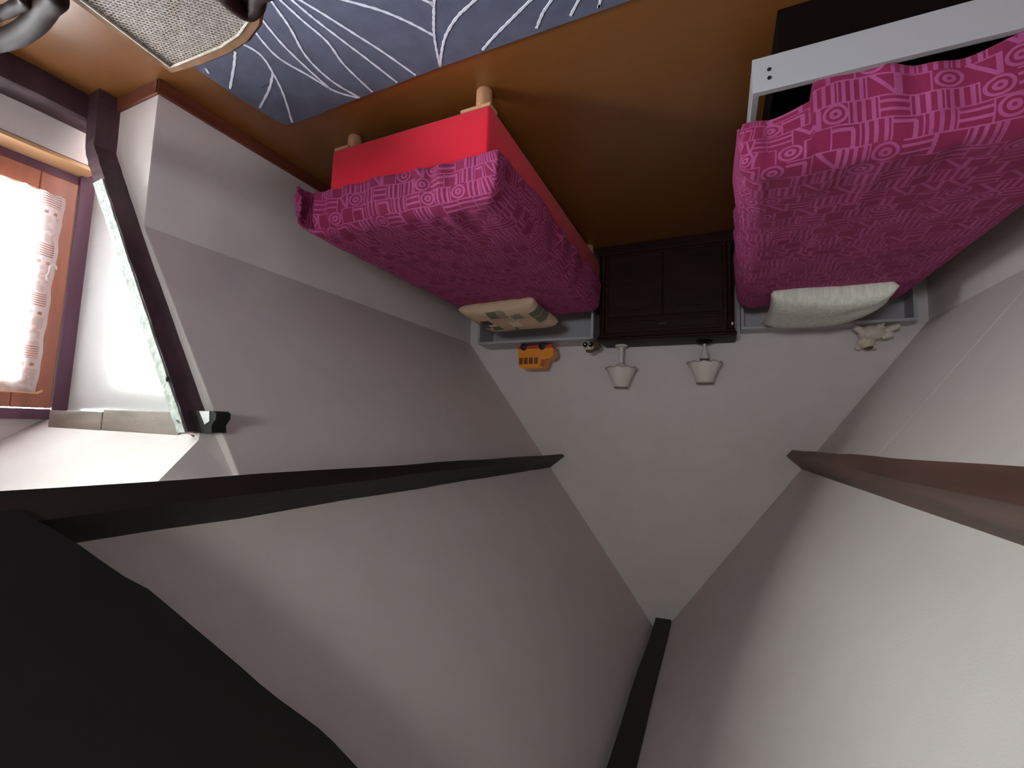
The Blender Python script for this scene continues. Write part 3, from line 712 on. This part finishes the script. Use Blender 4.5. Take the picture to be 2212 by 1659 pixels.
for s_ in (-1, 1):
    ey = MB().ball((ex_ + .010 + s_ * .022, ey_ - .026, ZH + .040), (.022, .014, .022), 2).build('eye', M['hole'], cr_, smooth=True)
    MB().ball((ex_ + .012 + s_ * .020, ey_ - .040, ZH + .039), (.0062, .003, .0062), 2).build('pupil', M['eyew'], ey, smooth=True)
ZW = .675 + .020
be = thing('plush_bear', (-.97, 3.71, ZW), 'beige plush animal slumped on the white headboard', 'toy')
MB().ball((-.955, 3.71, ZW + .05), (.085, .06, .052), 3).build('body', M['bear'], be, smooth=True)
MB().ball((-.915, 3.70, ZW + .115), (.05, .045, .045), 3).build('head', M['bear'], be, smooth=True)
MB().ball((-.925, 3.70, ZW + .150), (.028, .03, .018), 2).build('cap', M['plush'], be, smooth=True)
for dx_ in (-.045, .042): MB().ball((-.915 + dx_, 3.705, ZW + .145), (.018, .010, .020), 2).build('ear', M['bear'], be, smooth=True)
MB().ball((-.922, 3.655, ZW + .105), (.018, .014, .014), 2).build('muzzle', M['bear'], be, smooth=True)
for p0, p1 in (((-.99, 3.70, ZW + .055), (-1.09, 3.67, ZW + .018)), ((-.90, 3.68, ZW + .05), (-.845, 3.655, ZW + .020)), ((-.97, 3.68, ZW + .03), (-1.00, 3.64, ZW + .016)), ((-1.0, 3.70, ZW + .08), (-1.06, 3.69, ZW + .07))):
    MB().tube([p0, tuple((a + b) / 2 for a, b in zip(p0, p1)), p1], [.024, .024, .017], 10).build('limb', M['bear'], be, smooth=True)
MB().ball((-1.003, 3.632, ZW + .02), (.006, .004, .006), 1).build('nose', M['bearnose'], be)

# ------------------------------------------------------------------ cane armchair close to the camera
ch = thing('cane_armchair', (1.2, .45, 0), 'bentwood armchair with cane seat at the edge of the rug, close to the camera', 'chair')
SZ = .45
out_px = [(145, -4), (372, 160), (440, 142), (500, 118), (540, 92), (566, 58), (572, 20)]
OUT = [on(x, y, 2, SZ) for x, y in out_px]
OUT += [Vector((1.03, .40, SZ)), Vector((1.08, .24, SZ)), Vector((1.42, .24, SZ))]
cen = sum(OUT, Vector()) / len(OUT)
def inset(d): 
    r_ = []
    n_ = len(OUT)
    for i in range(n_):
        a, b, c = OUT[i - 1], OUT[i], OUT[(i + 1) % n_]
        t1 = (b - a).normalized(); t2 = (c - b).normalized(); nn = Vector((-(t1 + t2).y, (t1 + t2).x, 0)).normalized()
        if nn.dot(cen - b) < 0: nn = -nn
        r_.append(b + nn * d)
    return r_
dens = lambda P: [P[i].lerp(P[(i + 1) % len(P)], k / 4) for i in range(len(P)) for k in range(4)]
dz = Vector((0, 0, 1))
Oo, Oi = dens(OUT), dens(inset(.026))
mb = MB(); rings = []
for a, b in zip(Oo, Oi):
    rings.append([a - dz * .03, a - dz * .006, a.lerp(b, .3) + dz * .002, b - dz * .0, b - dz * .03])
rings.append(rings[0])
mb.loft(rings, cap=False); bmesh.ops.remove_doubles(mb.bm, verts=mb.bm.verts, dist=1e-5)
mb.build('seat_frame', M['chairrim'], ch, smooth=True, ang=.9)
# woven cane: strands clipped to the inside of the frame
IN = inset(.024)
def clip(p, d):
    ts = []
    for i in range(len(IN)):
        a, b = IN[i], IN[(i + 1) % len(IN)]; e_ = b - a
        den = d.x * e_.y - d.y * e_.x
        if abs(den) < 1e-9: continue
        t = ((a.x - p.x) * e_.y - (a.y - p.y) * e_.x) / den; s2 = ((a.x - p.x) * d.y - (a.y - p.y) * d.x) / den
        if 0 <= s2 < 1: ts.append(t)
    ts.sort(); return ts
cane = MB()
def strands(d, pitch, wid, zo, pair):
    d = Vector(d).normalized(); nn = Vector((-d.y, d.x, 0))
    k = -60
    while k < 60:
        for o_ in ((-pair, pair) if pair else (0,)):
            p = cen + nn * (k * pitch + o_); ts = clip(p, d)
            if len(ts) >= 2:
                a, b = p + d * ts[0], p + d * ts[-1]; h_ = nn * wid / 2; z = dz * (zo - .006)
                vs = [cane.bm.verts.new(q) for q in (a - h_ + z, a + h_ + z, b + h_ + z, b - h_ + z)]
                cane.bm.faces.new(vs)
                vs2 = [cane.bm.verts.new(q - dz * .0012) for q in (a - h_ + z, a + h_ + z, b + h_ + z, b - h_ + z)]
                cane.bm.faces.new(vs2[::-1])
        k += 1
strands((0, 1, 0), .0125, .0018, .0000, .0022)
strands((1, 0, 0), .0125, .0018, .0008, .0022)
strands((1, 1, 0), .0125 * .7071, .0017, .0016, 0)
strands((1, -1, 0), .0125 * .7071, .0017, .0024, 0)
tag(cane.build('cane_weave', M['cane'], ch, recalc=False), kind='stuff')
MB().tube(dens(inset(.029)) + [dens(inset(.029))[0]], .003, 6).build('cane_binding', M['cane'], ch)
# bentwood arms, legs and back
def arm(pxs, rad, name='arm'):
    P = smoothline([Vector((1.085, .20, .62))] + [on(x, y, 2, z) for x, y, z in pxs] + [Vector((1.065, .18, .70))], 8)
    return MB().tube(P, rad, 12).build(name, M['chairwood'], ch, smooth=True)
arm([(452, -60, .60), (474, -24, .53), (504, 6, .49), (534, 24, .475), (552, 10, .48), (556, -14, .51), (556, -60, .60)], .021)
def scroll(pxs, z, head, tail, rad, name):
    P = smoothline([Vector(v) for v in head] + [on(x, y, 2, z) for x, y in pxs] + [Vector(v) for v in tail], 8)
    return MB().tube(P, rad, 12).build(name, M['chairwood'], ch, smooth=True)
scroll([(112, -20), (98, 18), (74, 50), (44, 72), (6, 86), (-50, 92)], .53, [(1.42, .27, .43), (1.405, .30, .50)], [(1.86, .36, .46), (1.92, .32, .25), (1.90, .28, .022)], .023, 'scroll')
scroll([(46, -8), (30, 16), (4, 28), (-40, 34)], .53, [(1.43, .25, .43), (1.46, .27, .50)], [(1.80, .30, .47), (1.87, .32, .40)], .013, 'inner_scroll')
for p in (OUT[1] + Vector((-.03, -.03, -.02)), OUT[5] + Vector((.03, -.03, -.02)), Vector((1.1, .27, .43)), Vector((1.40, .27, .43))):
    MB().tube([p, p * 1 + Vector((0, 0, -.2)), Vector((p.x, p.y, .012))], [.018, .016, .012], 10).build('leg', M['chairwood'], ch, smooth=True)
bk_ = MB().tube(smoothline([Vector(v) for v in ((1.08, .25, .44), (1.06, .16, .75), (1.12, .10, .95), (1.25, .09, 1.0), (1.38, .10, .95), (1.44, .16, .75), (1.42, .25, .44))], 8), .014, 10).build('back_hoop', M['chairwood'], ch, smooth=True)
